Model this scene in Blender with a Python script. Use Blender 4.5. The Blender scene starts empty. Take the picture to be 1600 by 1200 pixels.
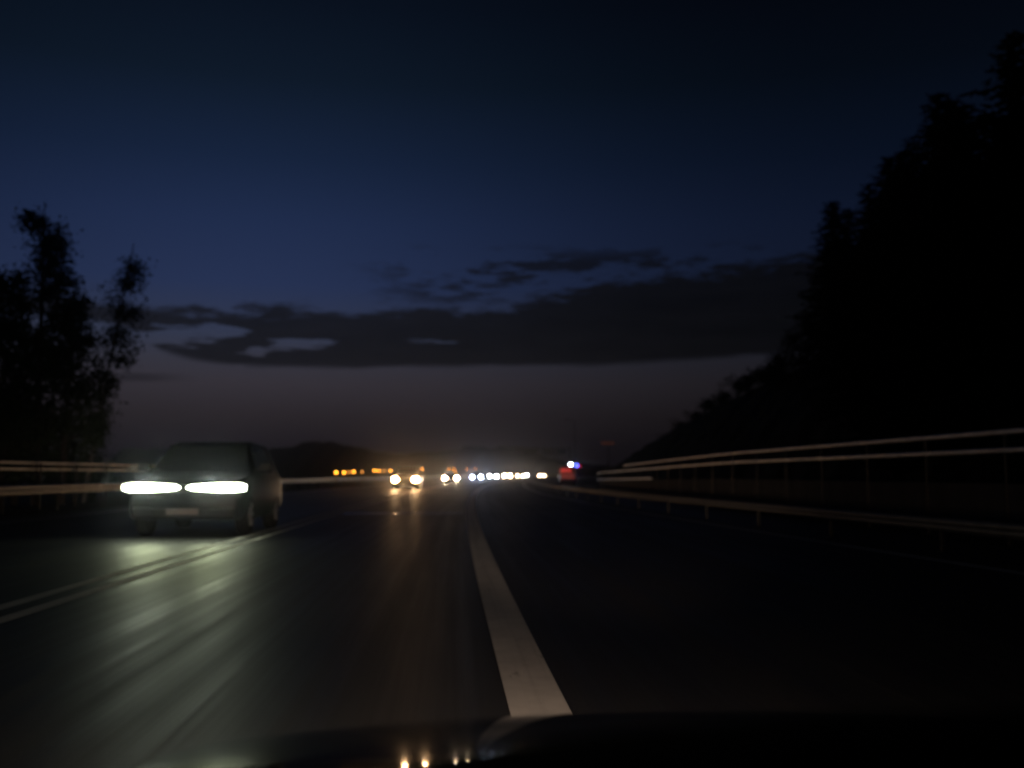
import bpy, bmesh, math, random
from mathutils import Vector, Matrix

R = math.radians
rng = random.Random(7)
SC = bpy.context.scene
COL = SC.collection

# ------------------------------------------------------------------ camera
CAM_H = 1.15
cam_d = bpy.data.cameras.new('camera')
cam = bpy.data.objects.new('camera', cam_d)
COL.objects.link(cam)
cam_d.sensor_width = 36.0
cam_d.lens = 35.0
cam_d.clip_start = 0.02
cam_d.clip_end = 5000
cam.location = (0, 0, CAM_H)
cam.rotation_euler = (R(90 + 5.36), 0, R(-3.77))
cam_d.dof.use_dof = True            # focus hunted short in the dark: the far lamps are soft discs
cam_d.dof.focus_distance = 3.4
cam_d.dof.aperture_fstop = 2.1
SC.camera = cam

# ------------------------------------------------------------------ colour / render
SC.view_settings.view_transform = 'Standard'
SC.view_settings.look = 'None'
SC.view_settings.exposure = 0.0
SC.view_settings.gamma = 1.0
SC.view_settings.use_curve_mapping = False
SC.cycles.use_denoising = True
SC.cycles.max_bounces = 4
SC.cycles.diffuse_bounces = 1
SC.cycles.glossy_bounces = 3
SC.cycles.volume_bounces = 0
SC.cycles.sample_clamp_indirect = 4.0
SC.cycles.caustics_reflective = False
SC.cycles.caustics_refractive = False


def srgb(r, g, b):
    def f(c):
        c /= 255.0
        return c / 12.92 if c <= 0.04045 else ((c + 0.055) / 1.055) ** 2.4
    return (f(r), f(g), f(b), 1.0)


# ------------------------------------------------------------------ world: the last afterglow of dusk
W = bpy.data.worlds.new('World')
SC.world = W
W.use_nodes = True
W.cycles.sampling_method = 'MANUAL'
W.cycles.sample_map_resolution = 256
nt = W.node_tree
nt.nodes.clear()


class NG:
    """tiny helper to wire math nodes"""
    def __init__(s, tree): s.t = tree

    def n(s, typ, **kw):
        nd = s.t.nodes.new(typ)
        for k, v in kw.items(): setattr(nd, k, v)
        return nd

    def m(s, op, a, b=None, c=None, clamp=False):
        nd = s.t.nodes.new('ShaderNodeMath'); nd.operation = op; nd.use_clamp = clamp
        for i, v in enumerate((a, b, c)):
            if v is None: continue
            if isinstance(v, (int, float)): nd.inputs[i].default_value = v
            else: s.t.links.new(v, nd.inputs[i])
        return nd.outputs[0]

    def ss(s, v, lo, hi, a=0.0, b=1.0):
        nd = s.t.nodes.new('ShaderNodeMapRange'); nd.interpolation_type = 'SMOOTHSTEP'
        s.t.links.new(v, nd.inputs[0])
        for i, q in ((1, lo), (2, hi), (3, a), (4, b)): nd.inputs[i].default_value = q
        return nd.outputs[0]

    def ramp(s, v, pts, interp='EASE'):
        nd = s.t.nodes.new('ShaderNodeValToRGB'); cr = nd.color_ramp; cr.interpolation = interp
        while len(cr.elements) < len(pts): cr.elements.new(0.5)
        for e, (p, c) in zip(cr.elements, pts):
            e.position = p
            e.color = c if len(c) == 4 else (*c, 1)
        s.t.links.new(v, nd.inputs[0])
        return nd.outputs[0]

    def curve(s, v, pts):
        nd = s.t.nodes.new('ShaderNodeFloatCurve'); c = nd.mapping.curves[0]
        while len(c.points) < len(pts): c.points.new(0.5, 0.5)
        for q, p in zip(c.points, pts): q.location = p
        nd.mapping.update()
        s.t.links.new(v, nd.inputs[1])
        return nd.outputs[0]

    def mix(s, f, a, b, blend='MIX'):
        nd = s.t.nodes.new('ShaderNodeMix'); nd.data_type = 'RGBA'; nd.blend_type = blend
        for i, v in ((0, f), (6, a), (7, b)):
            if isinstance(v, (int, float)): nd.inputs[i].default_value = v
            elif isinstance(v, tuple): nd.inputs[i].default_value = v
            else: s.t.links.new(v, nd.inputs[i])
        return nd.outputs[2]

    def noise(s, vec, scale, detail=4, rough=0.55, dist=0.0):
        nd = s.t.nodes.new('ShaderNodeTexNoise')
        nd.inputs['Scale'].default_value = scale
        nd.inputs['Detail'].default_value = detail
        nd.inputs['Roughness'].default_value = rough
        nd.inputs['Distortion'].default_value = dist
        s.t.links.new(vec, nd.inputs['Vector'])
        return nd.outputs[0]

    def xyz(s, x, y, z=0.37):
        nd = s.t.nodes.new('ShaderNodeCombineXYZ')
        for i, v in enumerate((x, y, z)):
            if isinstance(v, (int, float)): nd.inputs[i].default_value = v
            else: s.t.links.new(v, nd.inputs[i])
        return nd.outputs[0]


g = NG(nt)
tc = g.n('ShaderNodeTexCoord')
sep = g.n('ShaderNodeSeparateXYZ')
nt.links.new(tc.outputs['Generated'], sep.inputs[0])
X, Y, Z = sep.outputs
el = g.m('MULTIPLY', g.m('ARCSINE', Z), 180 / math.pi)                 # elevation, degrees
az = g.m('MULTIPLY', g.m('ARCTAN2', X, Y), 180 / math.pi)              # azimuth from +Y, degrees, + to the right
# colour against elevation (0..45 deg -> 0..1)
e01 = g.m('DIVIDE', el, 45.0, clamp=True)
SKY = [(0.0, srgb(22, 20, 26)), (1.7, srgb(28, 25, 30)), (3.5, srgb(43, 38, 42)), (5.3, srgb(54, 50, 57)),
       (6.6, srgb(54, 54, 65)), (7.9, srgb(51, 57, 77)), (10.8, srgb(38, 50, 82)), (14.3, srgb(31, 44, 75)), (17.7, srgb(22, 35, 60)),
       (21.9, srgb(14, 25, 40)), (26.0, srgb(9, 17, 30)), (34.0, srgb(7, 12, 20)), (45.0, srgb(6, 9, 15))]
skyc = g.ramp(e01, [(e / 45.0, c) for e, c in SKY], 'LINEAR')
# afterglow is strongest round the azimuth where the sun went down and dies away from it
AZ0 = -12.0
dca = g.m('COSINE', g.m('MULTIPLY', g.m('SUBTRACT', az, AZ0), math.pi / 180))
glow = g.m('POWER', g.m('MAXIMUM', dca, 0.0), 16.0)
glow = g.m('MULTIPLY_ADD', glow, 0.72, 0.28)
skyl = g.mix(1.0, skyc, g.xyz(glow, glow, glow), 'MULTIPLY')
# clouds: one long bank with ragged upper rags, low over the horizon
nv = g.xyz(g.m('MULTIPLY', az, 0.10), g.m('MULTIPLY', el, 0.42), 3.1)
n1 = g.m('SUBTRACT', g.noise(nv, 1.0, 5, 0.62, 0.5), 0.5)
nv2 = g.xyz(g.m('MULTIPLY', az, 0.34), g.m('MULTIPLY', el, 1.5), 9.4)
n2 = g.m('SUBTRACT', g.noise(nv2, 1.0, 6, 0.66, 0.0), 0.5)
az01 = g.m('MULTIPLY_ADD', az, 1 / 60.0, 0.5, clamp=True)             # -30..30 deg
def cpts(lst): return [((a + 30) / 60.0, v / 20.0) for a, v in lst]
top = g.m('MULTIPLY', g.curve(az01, cpts([(-30, 9.4), (-18, 9.3), (-10.5, 9.6), (-3.5, 9.5), (2, 9.8), (6, 10.6), (11, 11.4), (16.5, 11.9), (20.5, 12.3), (30, 12.6)])), 20.0)
bot = g.m('MULTIPLY', g.curve(az01, cpts([(-30, 8.2), (-18, 8.0), (-15.5, 6.7), (-12.5, 6.15), (-8, 6.1), (0, 6.25), (7, 6.35), (14, 6.6), (20, 6.9), (30, 7.0)])), 20.0)
dt = g.m('ADD', g.m('SUBTRACT', top, el), g.m('ADD', g.m('MULTIPLY', n1, 2.2), g.m('MULTIPLY', n2, 3.2)))
db = g.m('ADD', g.m('SUBTRACT', el, bot), g.m('ADD', g.m('MULTIPLY', n1, 0.5), g.m('MULTIPLY', n2, 0.35)))
bank = g.m('MULTIPLY', g.ss(dt, -0.25, 0.5), g.ss(db, -0.12, 0.3))
# holes towards the thin left end of the bank
nv3 = g.xyz(g.m('MULTIPLY', az, 0.13), g.m('MULTIPLY', g.m('ADD', el, g.m('MULTIPLY', n2, 0.5)), 0.95), 5.7)
n3 = g.m('SUBTRACT', g.noise(nv3, 1.0, 3, 0.55, 0.0), 0.5)
thin = g.ss(az, 1.0, -13.0, 0.0, 0.12)
gapband = g.m('MULTIPLY', g.ss(el, 6.5, 7.2), g.ss(el, 9.0, 8.2))
hole = g.ss(g.m('SUBTRACT', g.m('ADD', n3, g.m('MULTIPLY', n2, 0.25)), g.m('MULTIPLY', thin, gapband)), -0.17, -0.11)
lefty = g.ss(az, -1.0, 3.0)
bank = g.m('MULTIPLY', bank, g.m('MAXIMUM', hole, lefty))
# torn rags above the bank
ragn = g.m('ADD', g.m('MULTIPLY', n1, 0.8), n2)
ragband = g.m('MULTIPLY', g.ss(el, 9.5, 10.6), g.ss(el, 13.6, 12.2))
ragband = g.m('MULTIPLY', ragband, g.m('MULTIPLY', g.ss(az, -7, 1), g.ss(az, 24, 12)))
rag = g.m('MULTIPLY', g.ss(ragn, -0.02, 0.13), ragband)
# a thin low streak on the far left
streak = g.m('MULTIPLY', g.ss(g.m('ABSOLUTE', g.m('ADD', g.m('SUBTRACT', el, 5.35), g.m('MULTIPLY', n1, 0.5))), 0.34, 0.1), g.ss(az, -13.5, -17.0))
cl = g.m('MAXIMUM', g.m('MAXIMUM', bank, g.m('MULTIPLY', rag, 0.9)), g.m('MULTIPLY', streak, 0.6))
cl = g.m('MULTIPLY', cl, 0.96)
ctone = g.m('MULTIPLY', glow, g.m('ADD', 1.0, g.m('ADD', g.m('MULTIPLY', n2, 0.7), g.m('MULTIPLY', n3, 0.9))))
cloudc = g.mix(1.0, srgb(18, 18, 21), g.xyz(ctone, ctone, ctone), 'MULTIPLY')
fin = g.mix(cl, skyl, cloudc)
# the physical sky with the sun well under the horizon gives the very faint blue skylight
nish = g.n('ShaderNodeTexSky', sky_type='NISHITA')
nish.sun_disc = False
nish.sun_elevation = R(-5.0)
nish.sun_rotation = R(AZ0)
bg = g.n('ShaderNodeBackground'); bg.inputs[1].default_value = 1.0
nt.links.new(fin, bg.inputs[0])
bg2 = g.n('ShaderNodeBackground'); bg2.inputs[1].default_value = 0.01
nt.links.new(nish.outputs[0], bg2.inputs[0])
ad = g.n('ShaderNodeAddShader')
nt.links.new(bg.outputs[0], ad.inputs[0]); nt.links.new(bg2.outputs[0], ad.inputs[1])
wo = g.n('ShaderNodeOutputWorld')
nt.links.new(ad.outputs[0], wo.inputs[0])

# ------------------------------------------------------------------ materials
MATS = {}


def pmat(name, base, rough=0.5, metal=0.0, spec=0.5, var=0.25, scale=4.0, bump=0.0, bscale=60.0, coat=0.0, rvar=0.0):
    m = bpy.data.materials.new(name); m.use_nodes = True
    t = m.node_tree; q = NG(t)
    p = t.nodes['Principled BSDF']
    c = q.n('ShaderNodeTexCoord')
    off = q.n('ShaderNodeVectorMath', operation='ADD'); t.links.new(c.outputs['Object'], off.inputs[0]); off.inputs[1].default_value = (0.41, 0.23, 0.37 / scale)
    n = q.noise(off.outputs[0], scale, 4, 0.6)
    lo = tuple(x * (1 - var) for x in base) + (1,)
    hi = tuple(min(1, x * (1 + var)) for x in base) + (1,)
    t.links.new(q.ramp(n, [(0.3, lo), (0.7, hi)], 'LINEAR'), p.inputs['Base Color'])
    p.inputs['Metallic'].default_value = metal
    p.inputs['Specular IOR Level'].default_value = spec
    if rvar: t.links.new(q.ss(n, 0.3, 0.7, max(0.02, rough - rvar), rough + rvar), p.inputs['Roughness'])
    else: p.inputs['Roughness'].default_value = rough
    if coat:
        p.inputs['Coat Weight'].default_value = coat
        p.inputs['Coat Roughness'].default_value = 0.04
    if bump:
        b = q.n('ShaderNodeBump'); b.inputs['Strength'].default_value = bump; b.inputs['Distance'].default_value = 0.01
        t.links.new(q.noise(c.outputs['Object'], bscale, 3, 0.6), b.inputs['Height'])
        t.links.new(b.outputs[0], p.inputs['Normal'])
    MATS[name] = m
    return m


def emat(name, col, strength):
    m = bpy.data.materials.new(name); m.use_nodes = True
    t = m.node_tree; p = t.nodes['Principled BSDF']
    p.inputs['Base Color'].default_value = (0.3, 0.3, 0.3, 1)
    p.inputs['Roughness'].default_value = 0.2
    p.inputs['Emission Color'].default_value = (*col, 1)
    p.inputs['Emission Strength'].default_value = strength
    MATS[name] = m
    return m


def road_mat():
    m = bpy.data.materials.new('wet_asphalt'); m.use_nodes = True
    t = m.node_tree; q = NG(t); p = t.nodes['Principled BSDF']
    uv = q.n('ShaderNodeUVMap'); uv.uv_map = 'road'
    s = q.n('ShaderNodeSeparateXYZ'); t.links.new(uv.outputs[0], s.inputs[0])
    lat, lon = s.outputs[0], s.outputs[1]
    tracks = q.noise(q.xyz(g_mul(q, lat, 5.0), g_mul(q, lon, 0.035)), 1.0, 6, 0.68)      # wheel tracks worn along the lanes
    fine = q.noise(q.xyz(g_mul(q, lat, 30.0), g_mul(q, lon, 0.6)), 1.0, 4, 0.65)
    patch = q.noise(q.xyz(g_mul(q, lat, 0.35), g_mul(q, lon, 0.09)), 1.0, 4, 0.55)
    grit = q.noise(q.xyz(lat, lon), 70.0, 3, 0.7)
    mixn = q.m('ADD', q.m('MULTIPLY', tracks, 0.55), q.m('MULTIPLY', fine, 0.45))
    col = q.ramp(mixn, [(0.3, (0.016, 0.016, 0.0155)), (0.7, (0.034, 0.033, 0.031))], 'LINEAR')
    t.links.new(col, p.inputs['Base Color'])
    rough = q.m('ADD', q.ss(q.m('ADD', q.m('MULTIPLY', tracks, 0.6), q.m('MULTIPLY', patch, 0.4)), 0.3, 0.7, 0.42, 0.60), q.m('MULTIPLY', q.m('SUBTRACT', fine, 0.5), 0.12))
    t.links.new(rough, p.inputs['Roughness'])
    p.inputs['Specular IOR Level'].default_value = 0.17
    b = q.n('ShaderNodeBump'); b.inputs['Strength'].default_value = 0.18; b.inputs['Distance'].default_value = 0.006
    t.links.new(q.m('ADD', grit, q.m('MULTIPLY', fine, 0.6)), b.inputs['Height'])
    t.links.new(b.outputs[0], p.inputs['Normal'])
    MATS['road'] = m
    return m


def g_mul(q, a, b): return q.m('MULTIPLY', a, b)


road_mat()
def line_mat():
    m = pmat('paint_line', (0.62, 0.60, 0.56), 0.65, var=0.12, scale=3.3, bump=0.3, bscale=90)
    t = m.node_tree; q = NG(t); p = t.nodes['Principled BSDF']
    uv = q.n('ShaderNodeUVMap'); uv.uv_map = 'road'
    s = q.n('ShaderNodeSeparateXYZ'); t.links.new(uv.outputs[0], s.inputs[0])
    worn = q.noise(q.xyz(q.m('MULTIPLY', s.outputs[0], 9.0), q.m('MULTIPLY', s.outputs[1], 2.2)), 1.0, 6, 0.72)
    tyre = q.noise(q.xyz(q.m('MULTIPLY', s.outputs[0], 14.0), q.m('MULTIPLY', s.outputs[1], 0.12)), 1.0, 3, 0.6)
    old = p.inputs['Base Color'].links[0].from_socket
    k = q.m('MULTIPLY', q.ss(worn, 0.60, 0.74), 0.6)
    c = q.mix(k, old, (0.05, 0.048, 0.045, 1))
    c = q.mix(q.m('MULTIPLY', q.ss(tyre, 0.45, 0.7), 0.35), c, (0.20, 0.19, 0.18, 1))
    t.links.new(c, p.inputs['Base Color'])


line_mat()
pmat('earth', (0.030, 0.032, 0.020), 0.95, spec=0.1, var=0.5, scale=0.6)
pmat('hill_ground', (0.026, 0.030, 0.017), 0.95, spec=0.1, var=0.5, scale=0.4)
pmat('galvanised', (0.42, 0.42, 0.42), 0.45, 0.55, var=0.25, scale=3, rvar=0.1)
pmat('galvanised_old', (0.20, 0.195, 0.19), 0.6, 0.3, var=0.3, scale=3, rvar=0.1)
pmat('post_steel', (0.010, 0.010, 0.009), 0.6, 0.2, var=0.3)
pmat('rail_paint', (0.80, 0.78, 0.75), 0.48, 0.5, var=0.2, scale=2)
pmat('old_concrete', (0.055, 0.052, 0.048), 0.9, var=0.35, scale=2, bump=0.4)
pmat('concrete', (0.30, 0.29, 0.27), 0.85, var=0.25, scale=3, bump=0.4)
pmat('steel_dark', (0.06, 0.06, 0.065), 0.5, 0.6)
pmat('glint_steel', (0.5, 0.5, 0.5), 0.16, 1.0, var=0.2, scale=20)
pmat('bark', (0.06, 0.045, 0.035), 0.9, var=0.4, scale=10)
pmat('birch_bark', (0.22, 0.21, 0.19), 0.85, var=0.5, scale=6)
pmat('spruce_needles', (0.022, 0.042, 0.020), 0.8, spec=0.2, var=0.45, scale=2)
pmat('leaves', (0.045, 0.075, 0.025), 0.7, spec=0.3, var=0.45, scale=2)
pmat('shrub_leaves', (0.035, 0.055, 0.022), 0.75, spec=0.25, var=0.45, scale=2)
pmat('far_wood', (0.015, 0.022, 0.014), 0.95, spec=0.05, var=0.4, scale=0.05)
pmat('car_dark', (0.020, 0.022, 0.028), 0.25, 0.3, coat=0.6, var=0.1)
pmat('car_black', (0.003, 0.003, 0.0035), 0.5, 0.0, spec=0.15, var=0.1)
pmat('car_grey', (0.12, 0.12, 0.125), 0.3, 0.4, coat=0.6, var=0.1)
pmat('car_red', (0.16, 0.015, 0.012), 0.3, 0.2, coat=0.6, var=0.1)
pmat('car_white', (0.62, 0.62, 0.62), 0.3, 0.0, coat=0.6, var=0.06)
pmat('bonnet_paint', (0.004, 0.004, 0.005), 0.045, 0.0, coat=0.0, var=0.1, spec=0.15)
pmat('glass_dark', (0.004, 0.004, 0.005), 0.08, 0.0, spec=0.35, var=0.05)
pmat('trim_black', (0.006, 0.006, 0.006), 0.7, spec=0.2, var=0.2)
pmat('dash_plastic', (0.0035, 0.0035, 0.0035), 0.95, spec=0.03, var=0.2, bump=0.2, bscale=200)
pmat('rubber', (0.006, 0.006, 0.006), 0.9, spec=0.1, var=0.2)
pmat('rim_metal', (0.35, 0.35, 0.36), 0.35, 0.9)
pmat('plate_white', (0.11, 0.105, 0.10), 0.5, var=0.05)
pmat('sign_back', (0.05, 0.052, 0.055), 0.7, 0.2)
pmat('beacon_body', (0.25, 0.16, 0.02), 0.6)
HEADMUL = 1.0
emat('lamp_van', (0.90, 1.0, 0.72), 20)
emat('lamp_warm', (1.0, 0.50, 0.18), 170)
emat('lamp_warmwhite', (1.0, 0.68, 0.38), 95)
emat('lamp_blue', (0.55, 0.68, 1.0), 95)
emat('lamp_cool', (0.86, 0.95, 1.0), 95)
emat('lamp_own', (1.0, 0.80, 0.58), 20)
emat('tail_red', (1.0, 0.03, 0.015), 0.6)
emat('board_red_glow', (1.0, 0.05, 0.02), 0.14)
emat('flash_white', (0.78, 0.95, 1.0), 45)
emat('flash_blue', (0.05, 0.09, 1.0), 12)
emat('amber', (1.0, 0.36, 0.03), 13.0)
emat('amber_dim', (1.0, 0.36, 0.05), 3.2)
emat('red_glow', (1.0, 0.16, 0.06), 0.02)


# ------------------------------------------------------------------ helpers
def tag(o, label=None, cat=None, group=None, kind=None):
    if label: o['label'] = label
    if cat: o['category'] = cat
    if group: o['group'] = group
    if kind: o['kind'] = kind
    return o


def empty(name, loc=(0, 0, 0), rz=0.0):
    o = bpy.data.objects.new(name, None); COL.objects.link(o)
    o.location = loc; o.rotation_euler = (0, 0, rz); o.empty_display_size = 0.3
    return o


def link(name, me, mat, parent=None, smooth=False, loc=None, rz=None):
    if mat and not me.materials: me.materials.append(MATS[mat])
    if smooth:
        me.polygons.foreach_set('use_smooth', [True] * len(me.polygons))
    o = bpy.data.objects.new(name, me); COL.objects.link(o)
    o.parent = parent
    if loc: o.location = loc
    if rz is not None: o.rotation_euler = (0, 0, rz)
    return o


def pyd(name, v, f, mat, parent=None, smooth=False):
    me = bpy.data.meshes.new(name); me.from_pydata(v, [], f); me.update()
    return link(name, me, mat, parent, smooth)


def copy_tree(o, parent=None):
    c = o.copy(); COL.objects.link(c); c.parent = parent
    for ch in list(o.children): copy_tree(ch, c)
    return c


class MB:
    def __init__(s): s.v = []; s.f = []

    def add(s, v, f):
        k = len(s.v); s.v += [tuple(p) for p in v]; s.f += [tuple(i + k for i in q) for q in f]

    def box(s, c, d, rz=0.0, taper=1.0):
        cx, cy, cz = c; hx, hy, hz = (q / 2 for q in d); co, si = math.cos(rz), math.sin(rz)
        vs = []
        for dz, k in ((-hz, 1.0), (hz, taper)):
            for sx, sy in ((-1, -1), (1, -1), (1, 1), (-1, 1)):
                x, y = sx * hx * k, sy * hy * k
                vs.append((cx + x * co - y * si, cy + x * si + y * co, cz + dz))
        s.add(vs, [(3, 2, 1, 0), (4, 5, 6, 7), (0, 1, 5, 4), (1, 2, 6, 5), (2, 3, 7, 6), (3, 0, 4, 7)])

    def tube(s, pts, rad, n=8, cap=True):
        pts = [Vector(p) for p in pts]
        if isinstance(rad, (int, float)): rad = [rad] * len(pts)
        k = len(s.v); up = Vector((0, 0, 1))
        for i, p in enumerate(pts):
            d = (pts[min(i + 1, len(pts) - 1)] - pts[max(i - 1, 0)]).normalized()
            a = d.cross(up if abs(d.z) < 0.95 else Vector((1, 0, 0))).normalized(); b = d.cross(a)
            for j in range(n):
                t = 2 * math.pi * j / n
                s.v.append(tuple(p + (a * math.cos(t) + b * math.sin(t)) * rad[i]))
        for i in range(len(pts) - 1):
            for j in range(n):
                s.f.append((k + i * n + j, k + i * n + (j + 1) % n, k + (i + 1) * n + (j + 1) % n, k + (i + 1) * n + j))
        if cap:
            s.f.append(tuple(k + j for j in range(n))[::-1]); e = k + (len(pts) - 1) * n
            s.f.append(tuple(e + j for j in range(n)))

    def build(s, name, mat, parent=None, smooth=False, bevel=0.0):
        me = bpy.data.meshes.new(name); me.from_pydata(s.v, [], s.f); me.update()
        if bevel:
            bm = bmesh.new(); bm.from_mesh(me)
            bmesh.ops.bevel(bm, geom=bm.edges[:], offset=bevel, segments=2, affect='EDGES', profile=0.5)
            bm.to_mesh(me); bm.free()
        return link(name, me, mat, parent, smooth)


# road coordinates: s metres along, lat metres to the right; a 1450 m right-hand bend on a faint upgrade
RAD = 1450.0
GRADE = 0.0035


def zr(s):
    t = (s - 15.0) / 6.0
    return GRADE * 6.0 * (math.log1p(math.exp(t)) if t < 30 else t)


def rp(lat, s, dz=0.0):
    a = s / RAD
    return (RAD - (RAD - lat) * math.cos(a), (RAD - lat) * math.sin(a), zr(s) + dz)


def hd(s): return -s / RAD      # z rotation of something facing along the road


def frange(a, b, st):
    n = max(1, int(round((b - a) / st)))
    return [a + (b - a) * i / n for i in range(n + 1)]


def svals(a, b):
    out = []; s = a
    while s < b:
        out.append(s); s += 1.0 if s < 60 else (2.5 if s < 180 else 8.0)
    out.append(b)
    return out


def strip(name, latf0, latf1, s0, s1, dz, mat, parent=None, nl=1):
    ss = svals(s0, s1); v = []; f = []; uv = []
    for s in ss:
        a, b = (latf0(s) if callable(latf0) else latf0), (latf1(s) if callable(latf1) else latf1)
        for i in range(nl + 1):
            l = a + (b - a) * i / nl
            v.append(rp(l, s, dz)); uv.append((l, s))
    w = nl + 1
    for i in range(len(ss) - 1):
        for j in range(nl): f.append((i * w + j, i * w + j + 1, (i + 1) * w + j + 1, (i + 1) * w + j))
    me = bpy.data.meshes.new(name); me.from_pydata(v, [], f); me.update()
    ul = me.uv_layers.new(name='road')
    for lp in me.loops: ul.data[lp.index].uv = uv[lp.vertex_index]
    return link(name, me, mat, parent)


def sweep(mb, prof, latf, s0, s1, closed=True, zf=None, step=None):
    """sweep a (lat, z) profile along the road"""
    ss = svals(s0, s1) if not step else frange(s0, s1, step)
    k = len(mb.v); n = len(prof)
    for s in ss:
        l0 = latf(s) if callable(latf) else latf
        zo = zf(s) if zf else 0.0
        for (a, z) in prof: mb.v.append(rp(l0 + a, s, z + zo))
    for i in range(len(ss) - 1):
        for j in range(n if closed else n - 1):
            mb.f.append((k + i * n + j, k + i * n + (j + 1) % n, k + (i + 1) * n + (j + 1) % n, k + (i + 1) * n + j))
    if closed:
        mb.f.append(tuple(k + j for j in range(n))[::-1]); e = k + (len(ss) - 1) * n
        mb.f.append(tuple(e + j for j in range(n)))


# ------------------------------------------------------------------ ground and hill
def lerp_pts(x, pts):
    if x <= pts[0][0]: return pts[0][1]
    for (a, b), (c, d) in zip(pts, pts[1:]):
        if x <= c: return b + (d - b) * (x - a) / (c - a)
    return pts[-1][1]


def cap(s): return lerp_pts(s, [(-60, 12.0), (80, 12.0), (100, 11.5), (140, 8.8), (170, 6.0), (200, 3.2), (230, 1.0), (300, 0.0)])


def hill(lat, s):
    if lat < 16.5: return 0.0
    c = cap(s)
    h = (lat - 16.5) * 0.85
    k = 1.5
    if h > c - k: h = c - k * math.exp(-(h - (c - k)) / k) if c > k else min(h, c)
    return max(0.0, h)


def rnoise(x, y):
    return (math.sin(x * 0.71 + 1.3) * math.cos(y * 0.53 + 0.4) + 0.6 * math.sin(x * 1.9 + y * 1.3) + 0.4 * math.cos(y * 2.7 - x * 0.8)) / 2.0


def ground_z(lat, s):
    b = -0.03
    if lat < -15.5: b -= min(2.0, (-15.5 - lat) * 0.05)
    h = hill(lat, s)
    if h > 0.3: h += 0.35 * rnoise(lat, s)
    return b + h


lats = [-900, -600, -400, -250, -160, -100, -70, -50, -38, -30, -24, -20, -17.5, -15.5, -14, -12.2] + [-8, -4, 0, 4, 8.5, 10, 11, 11.5] + \
       [12 + i * 1.0 for i in range(26)] + [40, 44, 50, 60, 80, 120, 200, 350, 600, 900]
ssg = [-80, -60, -40, -25] + frange(-15, 130, 2.5) + frange(136, 420, 6.0) + [450, 500, 560, 640, 760, 900]
v = []; f = []
for s in ssg:
    for l in lats: v.append(rp(l, s, ground_z(l, s)))
w = len(lats)
for i in range(len(ssg) - 1):
    for j in range(w - 1): f.append((i * w + j, i * w + j + 1, (i + 1) * w + j + 1, (i + 1) * w + j))
tag(pyd('ground', v, f, 'earth'), kind='structure')

tag(strip('road', -12.4, 9.0, -20, 700, 0.0, 'road', nl=12), kind='structure')
# painted lines
def redge(s): return lerp_pts(s, [(-20, 7.2), (8, 7.0), (22, 6.25), (36, 5.4), (62, 4.5), (120, 4.3), (700, 4.3)])
lane = strip('lane_line', 0.31, 0.61, -20, 700, 0.004, 'paint_line'); tag(lane, kind='structure')
c1 = strip('centre_line', -3.66, -3.50, -20, 700, 0.004, 'paint_line'); tag(c1, kind='structure')
c2 = strip('centre_line', -4.02, -3.86, -20, 700, 0.004, 'paint_line'); tag(c2, kind='structure')
e1 = strip('edge_line', lambda s: redge(s) - 0.08, lambda s: redge(s) + 0.08, -20, 700, 0.004, 'paint_line'); tag(e1, kind='structure')
e2 = strip('edge_line', -11.15, -10.95, -20, 700, 0.004, 'paint_line'); tag(e2, kind='structure')

# distant low hills with woods
def ridge(name, s0, l0, l1, hs, seed, mat='far_wood'):
    r = random.Random(seed); n = 120; v = []; f = []
    ph = [r.uniform(0, 6.28) for _ in range(8)]
    for i in range(n + 1):
        t = i / n; l = l0 + (l1 - l0) * t
        h = lerp_pts(t, hs)
        h *= 1 + 0.10 * sum(math.sin(t * fr * 6.28 + ph[k]) / (1 + k) for k, fr in enumerate((3, 7, 13, 24, 41)))
        h += r.uniform(-0.5, 0.5)
        for (ds, hz) in ((-40, -6), (-12, h * 0.6), (0, h), (25, h * 0.8), (70, -6)):
            p = rp(l, s0 + ds + 8 * math.sin(t * 9 + ph[0])); v.append((p[0], p[1], zr(s0) + hz))
    for i in range(n):
        for j in range(4): f.append((i * 5 + j, (i + 1) * 5 + j, (i + 1) * 5 + j + 1, i * 5 + j + 1))
    return tag(pyd(name, v, f, mat), kind='structure')


ridge('hills', 620, -420, 60, [(0, 20), (0.3, 18), (0.42, 22), (0.52, 15), (0.6, 19), (0.68, 16), (0.74, 9), (0.85, 5), (1, 4)], 3)
ridge('hills', 700, -60, 300, [(0, 5), (0.3, 6), (0.6, 9), (1, 14)], 5)

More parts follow.
